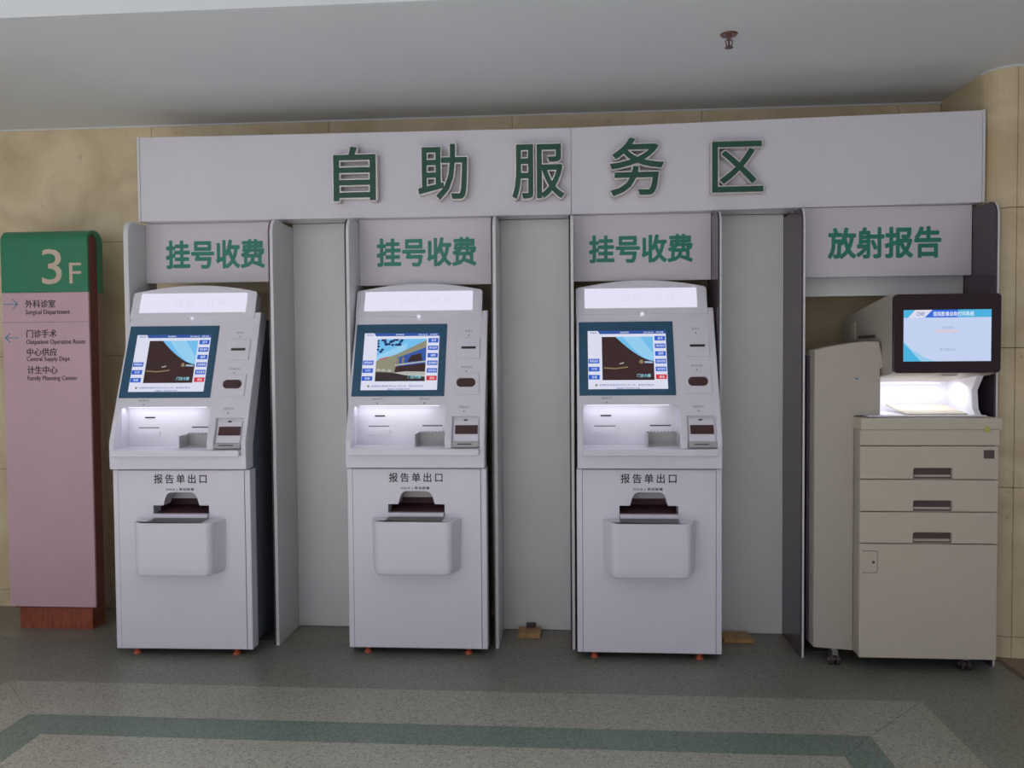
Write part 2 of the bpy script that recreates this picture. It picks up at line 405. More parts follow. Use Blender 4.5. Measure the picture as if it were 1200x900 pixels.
# ------------------------------------------------------------------ partitions, backing panels, name plates
DIV = [(-2.197, -2.172, 3.82, 'white rounded divider board at the far left beside the floor directory'),
       (-1.455, -1.431, 3.79, 'divider board just right of the leftmost kiosk'),
       (-1.083, -1.060, 3.80, 'divider board just left of the middle kiosk'),
       (-.377, -.353, 3.805, 'divider board just right of the middle kiosk'),
       (-.008, .014, 3.81, 'divider board just left of the third kiosk'),
       (.683, .700, 3.80, 'divider board just right of the third kiosk'),
       (1.051, 1.068, 3.76, 'dark sided divider board just left of the report printer'),
       (1.870, 1.886, 3.70, 'divider board at the far right beside the stone pillar')]
for i, (x0, x1, yf, lab) in enumerate(DIV):
    zt = 2.090 if i == 0 else 2.079
    n = 8; rr = .05
    pts = [(4.09, 0), (4.09, zt)]
    # rounded top front corner
    for k in range(n+1):
        a = math.radians(90*k/n)
        pts.append((yf+rr-rr*math.sin(a), zt-rr*1.5+rr*1.5*math.cos(a)))
    pts.append((yf, 0))
    o = empty('booth_divider', (0, 0, 0)); tag(o, lab, 'divider', 'rounded divider boards of the booth')
    prism('board', pts, side, x0+(.008 if i else 0), x1, 'board', o, bevel=.002)
    if i == 0: continue
    f = prism('facing', [(p[0]+(.002 if k > 1 else 0), p[1]) for k, p in enumerate(pts)], side, x0, x0+.008, 'charcoal', o)
    f['label'] = 'dark charcoal facing on the left side'
for x0, x1, lab in ((-1.431, -1.083, 'white backing panel between the leftmost kiosk and the middle kiosk'),
                    (-.353, -.008, 'white backing panel between the middle kiosk and the third kiosk'),
                    (.700, 1.051, 'white backing panel between the third kiosk and the report printer')):
    o = box('backing_panel', x0+.001, x1-.001, 4.075, 4.093, .004, 2.097, 'board'); tag(o, lab, 'panel', 'white backing panels')
def plate(x0, x1, z0, z1, y, body, px, lab):
    o = empty('sign_plate', (0, 0, 0)); tag(o, lab, 'sign', 'booth name plates')
    prism('plate', rect(x0, x1, z0, z1), front(y+.018), 0, .018, 'plate', o, bevel=.0015)
    a = atY(y, px[0], px[1]); b = atY(y, px[2], px[3])
    t = text('lettering', body, a.x, b.x, b.z, a.z, front(y), 0, .0015, 'platetext', o, offset=.033, spacing=1.0)
    t['label'] = 'bold green characters'
    return o
plate(-2.171, -1.456, 1.795, 2.097, 3.985, '挂号收费', (194, 282, 310.5, 314), 'glossy white name plate with green characters above the leftmost kiosk')
plate(-1.059, -.378, 1.767, 2.097, 3.985, '挂号收费', (441, 279.5, 558.5, 311.5), 'glossy white name plate with green characters above the middle kiosk')
plate(.015, .682, 1.773, 2.097, 3.985, '挂号收费', (690, 276, 812, 307), 'glossy white name plate with green characters above the third kiosk')
plate(1.069, 1.868, 1.770, 2.097, 3.91, '放射报告', (970, 267, 1103, 302), 'glossy grey name plate with green characters above the report printer')
o = box('filler_panel', 1.069, 1.868, 3.99, 4.008, 1.685, 2.097, 'board'); tag(o, 'plain white filler panel tucked below the name plate of the report printer', 'panel')

# ------------------------------------------------------------------ self service kiosks
SL = .378; NL = math.sqrt(1+SL*SL); Y0, Z0 = -.03, 1.025
def slant(u, z, d):      # the sloping front face of a kiosk head, in kiosk coordinates
    return (u, Y0+SL*(z-Z0)-d/NL, z+d*SL/NL)
def sy(z): return Y0+SL*(z-Z0)
KF = front(0.0)
def build_kiosk():
    k = empty('self_service_kiosk')
    HW = .325; th = .085
    # charcoal body
    body = prism('body', [(.06, .03), (.50, .03), (.50, 1.60), (sy(1.60)+th, 1.60), (sy(1.03)+th, 1.03), (.06, .98)], side, -.300, .300, 'kioskdark', k)
    # white head shell
    head = prism('head_shell', [(-.03, .892), (.06, .892), (.062, 1.0), (sy(1.625)+th, 1.625), (sy(1.63), 1.632), (Y0, Z0), (-.0325, 1.005)], side, -HW, HW, 'kiosk', k)
    cav = (rect(-.300, .139, .985, 1.180), lambda u, v, d: (u, .10-d, v), 0, .3)
    qr = (rect(.172, .302, .990, 1.130), slant, -.022, .1)
    cut(head, [cav, qr]); cut(body, [(rect(-.299, .138, .986, 1.179), lambda u, v, d: (u, .099-d, v), 0, .3), (rect(-.137, .137, .60, .80), front(.2), 0, .3)])
    add_bevel(head, .004)
    # alcove lining
    bm = bmesh.new()
    add_box(bm, -.299, .138, .097, .101, .985, 1.18)
    add_box(bm, -.3005, -.2975, .03, .10, .985, 1.18); add_box(bm, .1365, .1395, .03, .10, .985, 1.18)
    add_box(bm, -.299, .138, .02, .10, .984, .987); add_box(bm, -.299, .138, .065, .10, 1.178, 1.181)
    link('alcove', bm_mesh(bm), 'kiosk', k)
    fa = front(.097)
    def afz(px, py): return atY(3.69+.097, px, py)
    for (x0, z0, x1, z1, nm, mm, d) in ((-.215, 1.122, -.165, 1.129, 'camera_slot', 'slit', .001), (-.245, 1.075, -.145, 1.0785, 'card_slit', 'slit', .001), (-.25, 1.04, -.14, 1.058, 'slot_lip', 'kiosk', .012),
                                    (.015, 1.076, .112, 1.081, 'receipt_slit', 'slit', .001), (.025, 1.045, .115, 1.066, 'slot_lip', 'kiosk', .006)):
        prism(nm, rect(x0, x1, z0, z1), fa, 0, d, mm, k)
    # coin tray of bent steel
    bm = bmesh.new()
    add_box(bm, -.005, .139, .03, .095, .988, .991)
    add_box(bm, -.005, -.002, .0, .095, .988, 1.046); add_box(bm, .135, .138, .0, .095, .988, 1.046)
    add_box(bm, -.005, .138, .088, .092, .988, 1.046); 
    for i in range(9): add_box(bm, .0+.0155*i, .008+.0155*i, .08, .092, 1.046, 1.052)
    link('coin_tray', bm_mesh(bm), 'grey', k)
    # shelf lip
    prism('shelf_lip', rrect(-.305, .302, .953, .984, .012, 4, '1111'), front(-.028), 0, .03, 'kiosk', k, bevel=.004)
    # lid with light box
    arch = [(-.326, 1.602), (.296, 1.602)] + [(.296, 1.722)]
    n = 14
    for i in range(5):
        a = math.radians(90*i/4); arch.append((.276+.02*math.cos(a), 1.722+.015*math.sin(a)))
    for i in range(1, n):
        t = i/n; x = .276-.572*t; arch.append((x, 1.737+.031*(1-(2*t-1)**2)))
    for i in range(5):
        a = math.radians(90+90*i/4); arch.append((-.306+.02*math.cos(a), 1.722+.015*math.sin(a)))
    arch.append((-.326, 1.722))
    lid = prism('lid', arch, slant, -.06, .006, 'kiosk', k, bevel=.002)
    lb = prism('light_box', rect(-.284, .249, 1.632, 1.728), slant, .0045, .0075, 'lightbox', k); lb['label'] = 'glowing white light box panel'
    for i, (ch, u) in enumerate((('自', -.09), ('助', -.035), ('终', .07), ('端', .125))):
        text('faint_character', ch, u-.02, u+.02, 1.662, 1.702, slant, .0076, .008, 'lightboxtext', lb)
    cyl('camera_dot', (-.012, 1.603), .0085, .005, .008, slant, 'lightbox', k)  # dot takes the light box glow so that it reads bright
    # monitor
    bz = prism('screen_bezel', rect(-.314, .129, 1.222, 1.566), slant, -.002, .004, 'teal', k, bevel=.001); bz['label'] = 'dark teal screen surround'
    # reader modules on the right
    def module(nm, x0, x1, z0, z1):
        return prism(nm, rect(x0, x1, z0, z1), slant, 0, .008, 'kiosk', k, bevel=.002)
    c1 = module('card_reader', .178, .292, 1.398, 1.496)
    prism('card_slot', rect(.203, .272, 1.442, 1.453), slant, .008, .0095, 'slit', c1)
    c2 = module('oval_scanner', .172, .292, 1.228, 1.328)
    prism('scanner_window', rrect(.186, .276, 1.262, 1.302, .0195, 6), slant, .006, .012, 'maroon', c2, bevel=.001)
    c3 = prism('code_scanner', rect(.180, .294, 1.018, 1.118), slant, -.022, -.012, 'kiosk', k, bevel=.002)
    prism('scanner_window', rect(.186, .291, 1.052, 1.092), slant, -.012, -.010, 'maroon', c3)
    prism('sensor_dot', rect(.226, .242, 1.112, 1.118), slant, -.012, -.009, 'slit', c3)
    c4 = prism('receipt_outlet', rect(.174, .300, .992, 1.016), slant, -.022, -.004, 'grey', k, bevel=.002)
    prism('receipt_slit', rect(.200, .266, 1.003, 1.007), slant, -.004, -.003, 'slit', c4)
    def caption(body, u, z, wdt):
        text('caption', body, u-wdt/2, u+wdt/2, z, z+.014, slant, .0002, .0006, 'softink', k, keep=True)
        prism('arrow_mark', [(u-.004, z-.010), (u, z-.017), (u+.004, z-.010)], slant, .0002, .0008, 'ink', k)
    caption('医保卡', .236, 1.524, .034); caption('身份证识别', .230, 1.350, .05); caption('扫码支付', .226, 1.164, .05)
    caption('凭条取卡口', -.188, 1.203, .05)
    # lower cabinet
    lf = prism('lower_frame', rect(-.329, .329, .035, .886), front(.075), 0, .071, 'kiosk', k)
    dr = prism('front_door', rect(-.302, .302, .038, .884), front(.03), 0, .03, 'kiosk', k)
    slot = [(-.134, .640), (.132, .640), (.132, .718), (.086, .718), (.076, .754), (.066, .772), (.05, .780), (-.05, .780), (-.066, .772), (-.076, .754), (-.086, .718), (-.134, .718)]
    for oo in (lf, dr): cut(oo, [(slot, front(.3), 0, .5)])
    lf['label'] = 'white side strips around the door'
    add_bevel(dr, .0012, 1); add_bevel(lf, .003)
    for x0_, x1_, z0_, z1_ in ((-.3044, -.302, .038, .884), (.302, .3044, .038, .884), (-.3044, .3044, .8842, .8862)):
        prism('door_gap', rect(x0_, x1_, z0_, z1_), front(.0045), 0, .001, 'softink', k)
    # outlet chute
    bm = bmesh.new()
    add_box(bm, -.137, .137, .19, .20, .60, .80); add_box(bm, -.137, -.1352, .06, .19, .60, .80); add_box(bm, .1352, .137, .06, .19, .60, .80); add_box(bm, -.137, .137, .06, .19, .798, .80)
    ch = link('outlet_chute', bm_mesh(bm), 'hole', k)
    prism('outlet_flap', rect(-.10, .10, .738, .797), front(.085), 0, .003, 'grey', k)
    prism('outlet_tray', [(.004, .678), (.19, .690), (.19, .684), (.004, .668)], side, -.130, .128, 'hole', k)  # tray top coloured dark to stand for the shade inside the slot
    prism('tray_lip', rect(-.132, .130, .664, .682), front(.004), 0, .03, 'kiosk', k, bevel=.002)
    prism('tray_plate', rect(-.134, .132, .634, .664), front(.004), 0, .006, 'grey', k)
    # report box on the door: tapered, rounded front, with a notch under the outlet
    Pn = .105
    def trap(grow):
        w0, w1, r = .212, .186, .035
        pts = [(-w0, 0), (w0, 0)]
        for i in range(6):
            a = math.radians(90*i/5); pts.append((w1-r+r*math.cos(a), -(Pn-r)-r*math.sin(a)))
        for i in range(6):
            a = math.radians(90+90*i/5); pts.append((-w1+r+r*math.cos(a), -(Pn-r)-r*math.sin(a)))
        return pts
    zt_, zb_ = .656, .409
    bm = bmesh.new()
    P = trap(0)
    levels = [(zt_, 1.0), (zb_+.03, .985), (zb_+.008, .965), (zb_, .92)]
    rings = []
    for z, s in levels:
        rings.append([bm.verts.new((x*s, y*(s if z < zt_ else 1), z)) for x, y in P])
    bm.faces.new(rings[0])
    bm.faces.new(rings[-1][::-1])
    for a, b in zip(rings, rings[1:]):
        for i in range(len(P)): bm.faces.new((a[i], b[i], b[(i+1) % len(P)], a[(i+1) % len(P)]))
    rb = link('report_box', bm_mesh(bm), 'kiosk', k)
    cut(rb, [(rect(-.134, .132, .634, .70), front(0), .0, Pn-.004)])
    add_bevel(rb, .003)
    prism('box_shelf', rect(-.133, .131, -.098, -.001), plan, .6335, .635, 'grey', k)
    text('lettering', '报告单出口', -.129, .124, .822, .866, KF, .0002, .0012, 'ink', k, offset=.014, spacing=1.42)
    text('maker_lettering', 'SOLE | 思创医惠', -.072, .062, .787, .801, KF, .0002, .0008, 'ink', k, offset=.02, spacing=1.25)
    # lock plate on the right side
    lk = prism('lock_plate', rect(.062, .092, .40, .54), side, .299, .3035, 'metal', k)
    prism('key_lock', rect(.068, .084, .405, .432), side, .3035, .311, 'chrome', lk)
    for x in (-.25, .235):
        for y in (.045, .46):
            bm = bmesh.new(); add_cyl(bm, (x, y), .010, .012, .034, plan, 12); add_cyl(bm, (x, y), .019, 0, .013, plan, 12, .015)
            link('foot', bm_mesh(bm), 'foot', k)
    prism('led_strip', rect(-.28, .10, 1.1745, 1.1775), front(.075), 0, .012, 'led', k)
    return k
DX0, DX1, DZ0, DZ1 = -.272, .094, 1.250, 1.522
def dp(u, v): return (DX0+(DX1-DX0)*u, DZ0+(DZ1-DZ0)*v)
def dr_(u0, u1, v0, v1): return [dp(u0, v0), dp(u1, v0), dp(u1, v1), dp(u0, v1)]
def build_display(k, variant):
    s = prism('display', rect(DX0, DX1, DZ0, DZ1), slant, .0035, .0045, 'e_white', k)
    s['label'] = 'lit touch screen'
    prism('title_bar', dr_(.0, 1, .945, 1), slant, .0045, .0047, 'e_bar', s)
    prism('title_tab', [dp(0, .93), dp(.16, .93), dp(.13, 1), dp(0, 1)], slant, .0047, .0049, 'e_white', s)
    text('hospital_name', '某医院', *[a for a in (dp(.03, 0)[0], dp(.12, 0)[0], dp(0, .95)[1], dp(0, .985)[1])], slant, .0049, .0051, 'e_note', s)
    text('title_text', '自助服务', dp(.42, 0)[0], dp(.53, 0)[0], dp(0, .957)[1], dp(0, .985)[1], slant, .0047, .0049, 'e_txt', s)
    text('clock_text', '2021-06-18', dp(.72, 0)[0], dp(.84, 0)[0], dp(0, .957)[1], dp(0, .982)[1], slant, .0047, .0049, 'e_txt', s)
    text('clock_text', '10:24', dp(.88, 0)[0], dp(.97, 0)[0], dp(0, .957)[1], dp(0, .985)[1], slant, .0047, .0049, 'e_txt', s)
    names = ['挂号', '预约取号', '缴费', '自助建档', '信息查询', '退出']
    for i, nm in enumerate(names):
        v = .825-.132*i
        b = prism('red_button' if i == 5 else 'blue_button', dr_(.855, .99, v, v+.078), slant, .0045, .0050, 'e_red' if i == 5 else 'e_btn', s)
    for i in range(3):
        v = .437-.137*i
        prism('blue_button', dr_(.005, .145, v, v+.078), slant, .0045, .0050, 'e_btn', s)
    its = []
    for i, nm in enumerate(names):
        v = .825-.132*i
        u0 = .895 if len(nm) == 2 else .872; u1 = .96 if len(nm) == 2 else .978
        text('button_text', nm, dp(u0, 0)[0], dp(u1, 0)[0], dp(0, v+.018)[1], dp(0, v+.062)[1], slant, .0050, .0052, 'e_txt', s)
    for i, nm in enumerate(('费用查询', '打印', '充值')):
        v = .437-.137*i
        u0 = .045 if len(nm) == 2 else .022; u1 = .112 if len(nm) == 2 else .13
        text('button_text', nm, dp(u0, 0)[0], dp(u1, 0)[0], dp(0, v+.018)[1], dp(0, v+.062)[1], slant, .0050, .0052, 'e_txt', s)
    text('notice_text', '如需帮助请联系导诊台工作人员，谢谢您的配合', dp(.14, 0)[0], dp(.82, 0)[0], dp(0, .05)[1], dp(0, .085)[1], slant, .0045, .0047, 'e_note', s)
    text('notice_text', '温馨提示请保管好凭条', dp(.35, 0)[0], dp(.65, 0)[0], dp(0, .002)[1], dp(0, .03)[1], slant, .0045, .0047, 'e_note', s)
    cyl('notice_icon', dp(.10, .067), .0055, .0045, .0047, slant, 'e_gold', s, 12)
    # picture
    U0, U1, V0, V1 = .18, .835, .15, .895
    def pp(u, v): return dp(U0+(U1-U0)*u, V0+(V1-V0)*v)
    it = []
    if variant == 2:
        it.append(([pp(0, .0), pp(1, 0), pp(1, 1), pp(0, 1)], .0046, 'e_sky'))
        it.append(([pp(0, .42), pp(.6, .75), pp(.6, .9), pp(0, .6)], .00465, 'e_sky2'))
        it.append(([pp(0, .2), pp(.6, .2), pp(1, .2), pp(1, .97), pp(.4, .63), pp(0, .48)], .0047, 'e_wall'))
        it.append(([pp(.4, .24), pp(1, .26), pp(1, .80), pp(.42, .55)], .0048, 'e_blue'))
        it.append(([pp(.38, .20), pp(1, .18), pp(1, .42), pp(.40, .34)], .0049, 'e_brown'))
        it.append(([pp(.62, .45), pp(.93, .48), pp(.9, .66), pp(.7, .6)], .00492, 'e_brown'))
        it.append(([pp(.42, .34), pp(.42, .53), pp(.46, .55), pp(.46, .36)], .00494, 'e_gold'))
        it.append(([pp(.52, .37), pp(.52, .55), pp(.56, .57), pp(.56, .38)], .00494, 'e_gold'))
        it.append(([pp(.38, .36), pp(1, .45), pp(1, .48), pp(.38, .39)], .00496, 'e_pale'))
        it.append(([pp(0, 0), pp(1, 0), pp(1, .1), pp(.35, .2), pp(0, .22)], .0050, 'e_road'))
        it.append(([pp(.35, .2), pp(.6, .14), pp(1, .1), pp(1, .22), pp(.6, .23)], .00502, 'e_pale'))
        for (u, v) in ((.06, .27), (.16, .26), (.28, .25)):
            it.append(([pp(u-.05, v-.025), pp(u+.05, v-.025), pp(u+.03, v+.03), pp(u-.03, v+.03)], .00504, 'e_pale'))
        it.append(([pp(.05, .5), pp(.24, .56), pp(.24, .58), pp(.05, .52)], .00498, 'e_red'))
        rng = random.Random(5)
        for i in range(26):
            u = rng.uniform(0, .5); v = rng.uniform(.84, .99) if u > .12 else rng.uniform(.68, .99)
            it.append(([pp(max(0, u-.035), v-.02), pp(u+.02, v-.03), pp(u+.045, min(1, v+.01)), pp(max(0, u-.01), min(1, v+.03))], .00505+i*2e-6, 'e_tree'))
        cu = (.66, .92, .06, .14)
    else:
        it.append(([pp(0, 0), pp(1, 0), pp(1, 1), pp(0, 1)], .0046, 'e_brown'))
        sky = [pp(.27, 1), pp(1, 1), pp(1, .43)] + [pp(1-.73*t, .43+.57*(t**1.55)) for t in [i/10 for i in range(1, 10)]]
        it.append((sky, .0047, 'e_sky'))
        it.append(([pp(.42, 1), pp(.75, 1), pp(.99, .62), pp(.99, .45), pp(.82, .5), pp(.60, .73)], .0048, 'e_sky2'))
        it.append(([pp(.03, .27), pp(.25, .25), pp(.5, .285), pp(.5, .31), pp(.25, .275), pp(.03, .295)], .0048, 'e_gold'))
        it.append(([pp(.33, .36), pp(.42, .38), pp(.42, .41), pp(.33, .38)], .0048, 'e_pale'))
        it.append(([pp(.72, .38), pp(.80, .38), pp(.78, .47), pp(.73, .46)], .0048, 'e_gold'))
        it.append(([pp(.82, .39), pp(.98, .38), pp(.98, .42), pp(.82, .43)], .0048, 'e_greytxt'))
        it.append(([pp(.04, .43), pp(.22, .42), pp(.22, .45), pp(.04, .47)], .0048, 'e_road'))
        cu = (.67, .93, .06, .14)
    multi('picture', it, slant, s)
    a = pp(cu[0], cu[2]); b = pp(cu[1], cu[3])
    text('picture_caption', '门诊大楼', a[0], b[0], a[1], b[1], slant, .0052, .0054, 'e_cyan', s, offset=.02)
proto = build_kiosk()
KS = [(-1.829, 3.622, 1.4, 'leftmost white self service kiosk, standing next to the pink floor directory', 1),
      (-.725, 3.69, .5, 'middle white self service kiosk, its screen showing a pale building under blue sky', 2),
      (.352, 3.683, .3, 'third white self service kiosk from the left, nearest the report printer', 3)]
roots = [proto] + [copy_tree(proto) for _ in KS[1:]]
text('caption', '凭条出口', .012, .062, 1.203, 1.217, slant, .0002, .0006, 'softink', roots[1], keep=True)
prism('arrow_mark', [(.033, 1.193), (.037, 1.184), (.041, 1.193)], slant, .0002, .0008, 'ink', roots[1])
for r_, (x, y, rz, lab, var) in zip(roots, KS):
    r_.location = (x, y, 0); r_.rotation_euler = (0, 0, math.radians(rz))
    tag(r_, lab, 'kiosk', 'self service kiosks')
    build_display(r_, var)
    l = bpy.data.lights.new('alcove_led', 'AREA'); l.shape = 'RECTANGLE'; l.size = .36; l.size_y = .01; l.energy = .13; l.color = (.93, .93, 1)
    lo = bpy.data.objects.new('alcove_led', l); COL.objects.link(lo); lo.parent = r_
    lo.location = (-.12, .055, 1.172); lo.rotation_euler = (math.radians(8), 0, 0)

# ------------------------------------------------------------------ report printer (copier with a touch screen head)
p = empty('report_printer', (1.55, 3.6, 0)); p.location = (0, 0, 0)
tag(p, 'beige multi drawer report printer with a tilted black framed touch screen', 'printer')
PX0, PX1, PY = 1.257, 1.836, 3.59
box('cabinet', PX0+.006, PX1-.004, PY+.02, 4.2, .068, 1.10, 'beigegrey', p)
PFr = front(PY+.02)
def pz(y_): return atY(PY, 1087, y_).z
z1, z2, z3, z4, zt = pz(522.5), pz(562), pz(600), pz(637.5), pz(490)
def face_panel(nm, za, zb, holes=()):
    o = prism(nm, rect(PX0, PX1, za+.0022, zb-.0022), PFr, 0, .02, 'beige', p)
    if holes: cut(o, holes)
    add_bevel(o, .0025)
    return o
hx0, hx1 = atY(PY, 1070.5, 560).x, atY(PY, 1116.5, 560).x
for za, zb in ((z2, z1), (z3, z2), (z4, z3)):
    hp = rrect(hx0, hx1, za-.001, za+.050, .008, 3, '0011')
    d = face_panel('drawer', za, zb, [(hp, PFr, -.015, .05)])
    hb = prism('handle_recess', rrect(hx0, hx1, za+.003, za+.050, .008, 3, '0011'), PFr, -.016, .002, 'handle', d)
    prism('handle_bar', rect(hx0+.006, hx1-.006, za+.010, za+.020), PFr, .002, .010, 'beigegrey', d)
    if zb == z1:
        tg = prism('brand_tag', rect(hx1+.128, hx1+.172, zb-.055, zb-.018), PFr, .02, .0215, 'handle', d)
dd = face_panel('lower_door', .068, z4)
kp = prism('lock_cover', rrect(PX0+.010, PX0+.076, z4-.13, z4-.032, .008, 3, '0110'), PFr, .0195, .0203, 'seam', dd)
prism('lock_plate', rrect(PX0+.009, PX0+.0735, z4-.1275, z4-.0345, .007, 3, '0110'), PFr, .0195, .0212, 'beige', dd)
cyl('keyhole', (PX0+.058, z4-.082), .0065, .021, .0222, PFr, 'handle', dd, 12)
# top tray panel in two tiers with a chrome strip
tz = pz(503)
o = prism('tray_panel', rect(PX0, PX1+.002, z1+.002, tz-.004), PFr, 0, .02, 'beige', p, bevel=.002)
prism('chrome_strip', rect(PX0+.002, PX1+.002, tz-.0045, tz-.001), PFr, 0, .021, 'chrome', p)
prism('top_ledge', rrect(PX0, PX1+.012, tz-.001, zt, .006, 3, '0011'), PFr, -.56, .028, 'beige', p, bevel=.003)
st = atY(PY-.03, 1160, 504)
prism('yellow_sticker', [(st.x-.014, st.z-.004), (st.x-.002, st.z-.014), (st.x+.013, st.z-.006), (st.x+.012, st.z+.012), (st.x-.008, st.z+.014)], front(PY-.0085), 0, .0012, 'sticker', p)
# left side column: gently turned back to the left, with an overhanging shoulder
def colfr(u, v, d):     # u along the oblique front, from the cabinet edge (0) to the left (-)
    ang = math.radians(18); ux, uy = math.cos(ang), -math.sin(ang)
    return (1.262+u*ux - d*math.sin(ang), 3.618+u*uy*1.0 - d*math.cos(ang), v)
colp = [(-.165, .072), (0, .066)]
cpoly = [(1.098, .066), (1.262, .066), (1.262, 1.128), (1.366, 1.132), (1.366, 1.340), (1.384, 1.345), (1.361, 1.459), (1.30, 1.461), (1.234, 1.453), (1.16, 1.44), (1.098, 1.425)]
def cfr(u, v, d):
    yb = 3.66+(1.384-u)*.2
    return (u, yb+d, v)
cp_ = prism('side_column', cpoly, cfr, 0, .09, 'beigegrey', p, bevel=.004)
box('side_cover', 1.085, 1.262, 3.79, 4.2, .075, 1.40, 'charcoal', p)
bm = bmesh.new()
for i in range(16):
    for j in range(3): add_box(bm, 1.0838, 1.0852, 3.82+.05*j, 3.835+.05*j, .16+.022*i, .170+.022*i)
vt = link('vent_slots', bm_mesh(bm), 'slit', p); vt['kind'] = 'stuff'
bd = atY(3.73, 999, 443)
prism('blue_mark', [(bd.x-.010, bd.z+.006), (bd.x+.002, bd.z-.006), (bd.x+.012, bd.z-.001), (bd.x+.002, bd.z+.002)], front(3.66+(1.384-bd.x)*.2+.003), 0, .005, 'bluedot', p)
# head: deep scanner housing with a black framed screen
hx, hxr = 1.374, 1.815
hprof = [(3.562, 1.322), (3.555, 1.655), (3.60, 1.662), (4.20, 1.585), (4.20, 1.30), (3.95, 1.27), (3.60, 1.312)]
hs = prism('scanner_head', hprof, side, hx, hxr-.002, 'beigegrey', p, bevel=.006)
sd = prism('side_slot', rect(3.75, 3.96, 1.478, 1.492), side, hx-.002, hx+.001, 'handle', hs)
prism('side_rib', rect(4.0, 4.06, 1.476, 1.56), side, hx-.004, hx+.001, 'beige', hs)
SF = front(3.558)
bz = prism('screen_bezel', rrect(hx, hxr, 1.321, 1.658, .018, 5), SF, 0, .018, 'bezelblack', p, bevel=.002)
sx0, sx1, sz0, sz1 = 1.415, 1.774, 1.371, 1.590
ds = prism('display', rect(sx0, sx1, sz0, sz1), SF, .0175, .019, 'e_ltblue', p); ds['label'] = 'lit pale blue touch screen'
def q(u, v): return (sx0+(sx1-sx0)*u, sz0+(sz1-sz0)*v)
multi('screen_graphics', [
    ([q(0, .85), q(1, .85), q(1, 1), q(0, 1)], .0192, 'e_teal'),
    ([q(.24, .85), q(.62, .85), q(.62, 1), q(.33, 1)], .0193, 'e_strblue'),
    ([q(.05, .85), q(.24, .85), q(.33, 1), q(.13, 1)], .0194, 'e_white'),
    ([q(0, 0), q(.2, 0), q(.14, .1), q(.08, .22), q(0, .36)], .0192, 'e_teal'),
    ([q(.2, 0), q(.36, 0), q(.24, .08), q(.1, .22), q(.02, .36), q(0, .40), q(0, .36), q(.08, .22), q(.14, .1)], .0192, 'e_sky2'),
    ([q(.36, .57), q(.62, .57), q(.62, .60), q(.36, .60)], .0194, 'e_pink')], SF, ds)
def qt(nm, body, u0, u1, v0, v1, mm):
    a = q(u0, v0); b = q(u1, v1); return text(nm, body, a[0], b[0], a[1], b[1], SF, .0194, .0198, mm, ds, offset=.01)
qt('logo_text', 'CNY', .15, .24, .885, .955, 'e_note'); qt('title_text', '医院影像自助打印系统', .34, .80, .875, .965, 'e_txt')
qt('notice_text', '欢迎使用', .43, .57, .63, .68, 'e_greytxt'); qt('notice_text', '请扫描条码', .41, .60, .2, .26, 'e_greytxt')
# output bay
box('bay_back', 1.37, 1.80, 3.93, 3.94, 1.125, 1.30, 'glow', p)
box('bay_floor', 1.30, 1.80, 3.62, 3.93, 1.128, 1.134, 'glow', p)
box('bay_side', 1.372, 1.380, 3.70, 3.93, 1.13, 1.30, 'glow', p)
prism('bay_post', [(3.66, 1.128), (3.93, 1.128), (3.93, 1.30), (3.68, 1.315), (3.64, 1.315), (3.70, 1.24), (3.69, 1.16)], side, 1.772, 1.800, 'glow', p, bevel=.003)
prism('paper_guide', [(3.66, 1.135), (3.90, 1.16), (3.90, 1.168), (3.66, 1.139)], side, 1.48, 1.74, 'beige', p)
prism('bay_lamp', rect(1.44, 1.72, 3.88, 3.92), plan, 1.262, 1.268, 'led', p)
prism('sensor_window', rect(1.60, 1.665, 3.60, 3.65), plan, 1.308, 1.313, 'grey', p)
l = bpy.data.lights.new('bay_light', 'AREA'); l.shape = 'RECTANGLE'; l.size = .34; l.size_y = .12; l.energy = .62; l.color = (.95, .95, 1)
lo = bpy.data.objects.new('bay_light', l); COL.objects.link(lo); lo.parent = p; lo.location = (1.58, 3.80, 1.275); lo.rotation_euler = (math.radians(10), 0, 0)
# casters
for cx, cy in ((1.18, 3.69), (1.735, 3.66), (1.18, 4.1), (1.735, 4.1)):
    bm = bmesh.new()
    for s in (-.014, .014): add_cyl(bm, (cy, .026), .026, cx+s-.008, cx+s+.008, side, 16)
    wh = link('caster', bm_mesh(bm), 'rubber', p)
    bm = bmesh.new(); add_box(bm, cx-.012, cx+.012, cy-.02, cy+.02, .048, .07); add_cyl(bm, (cy, .026), .008, cx-.026, cx+.026, side, 10)
    link('caster_fork', bm_mesh(bm), 'metal', wh)

# ------------------------------------------------------------------ floor directory sign
s = empty('floor_directory', (-2.7, 3.95, 0)); s.location = (0, 0, 0)
tag(s, 'tall pink floor directory with a green rounded top reading 3F', 'sign')
SX0, SX1, SYf, SYb = -2.930, -2.464, 3.95, 4.085
zt, zs = 2.075, 1.755
def ushape(z_lo, z_hi, y0, y1, t0, t1):
    r = .06; out = [(y0, z_lo)]
    for i in range(9):
        a = math.radians(180-90*i/8); out.append((y0+r+r*math.cos(a), z_hi-r+r*math.sin(a)))
    for i in range(9):
        a = math.radians(90-90*i/8); out.append((y1-r+r*math.cos(a), z_hi-r+r*math.sin(a)))
    out.append((y1, z_lo)); out.append((y1-t1, z_lo))
    ri = .035
    for i in range(9):
        a = math.radians(90*i/8); out.append((y1-t1-ri+ri*math.cos(a), z_hi-t0-ri-.01+ri*math.sin(a)))
    for i in range(9):
        a = math.radians(90+90*i/8); out.append((y0+t0+ri+ri*math.cos(a), z_hi-t0-ri-.01+ri*math.sin(a)))
    out.append((y0+t0, z_lo)); return out
prism('green_cap', ushape(zs, zt, SYf, SYb, .014, .045), side, SX0, SX1, 'signgreen', s)
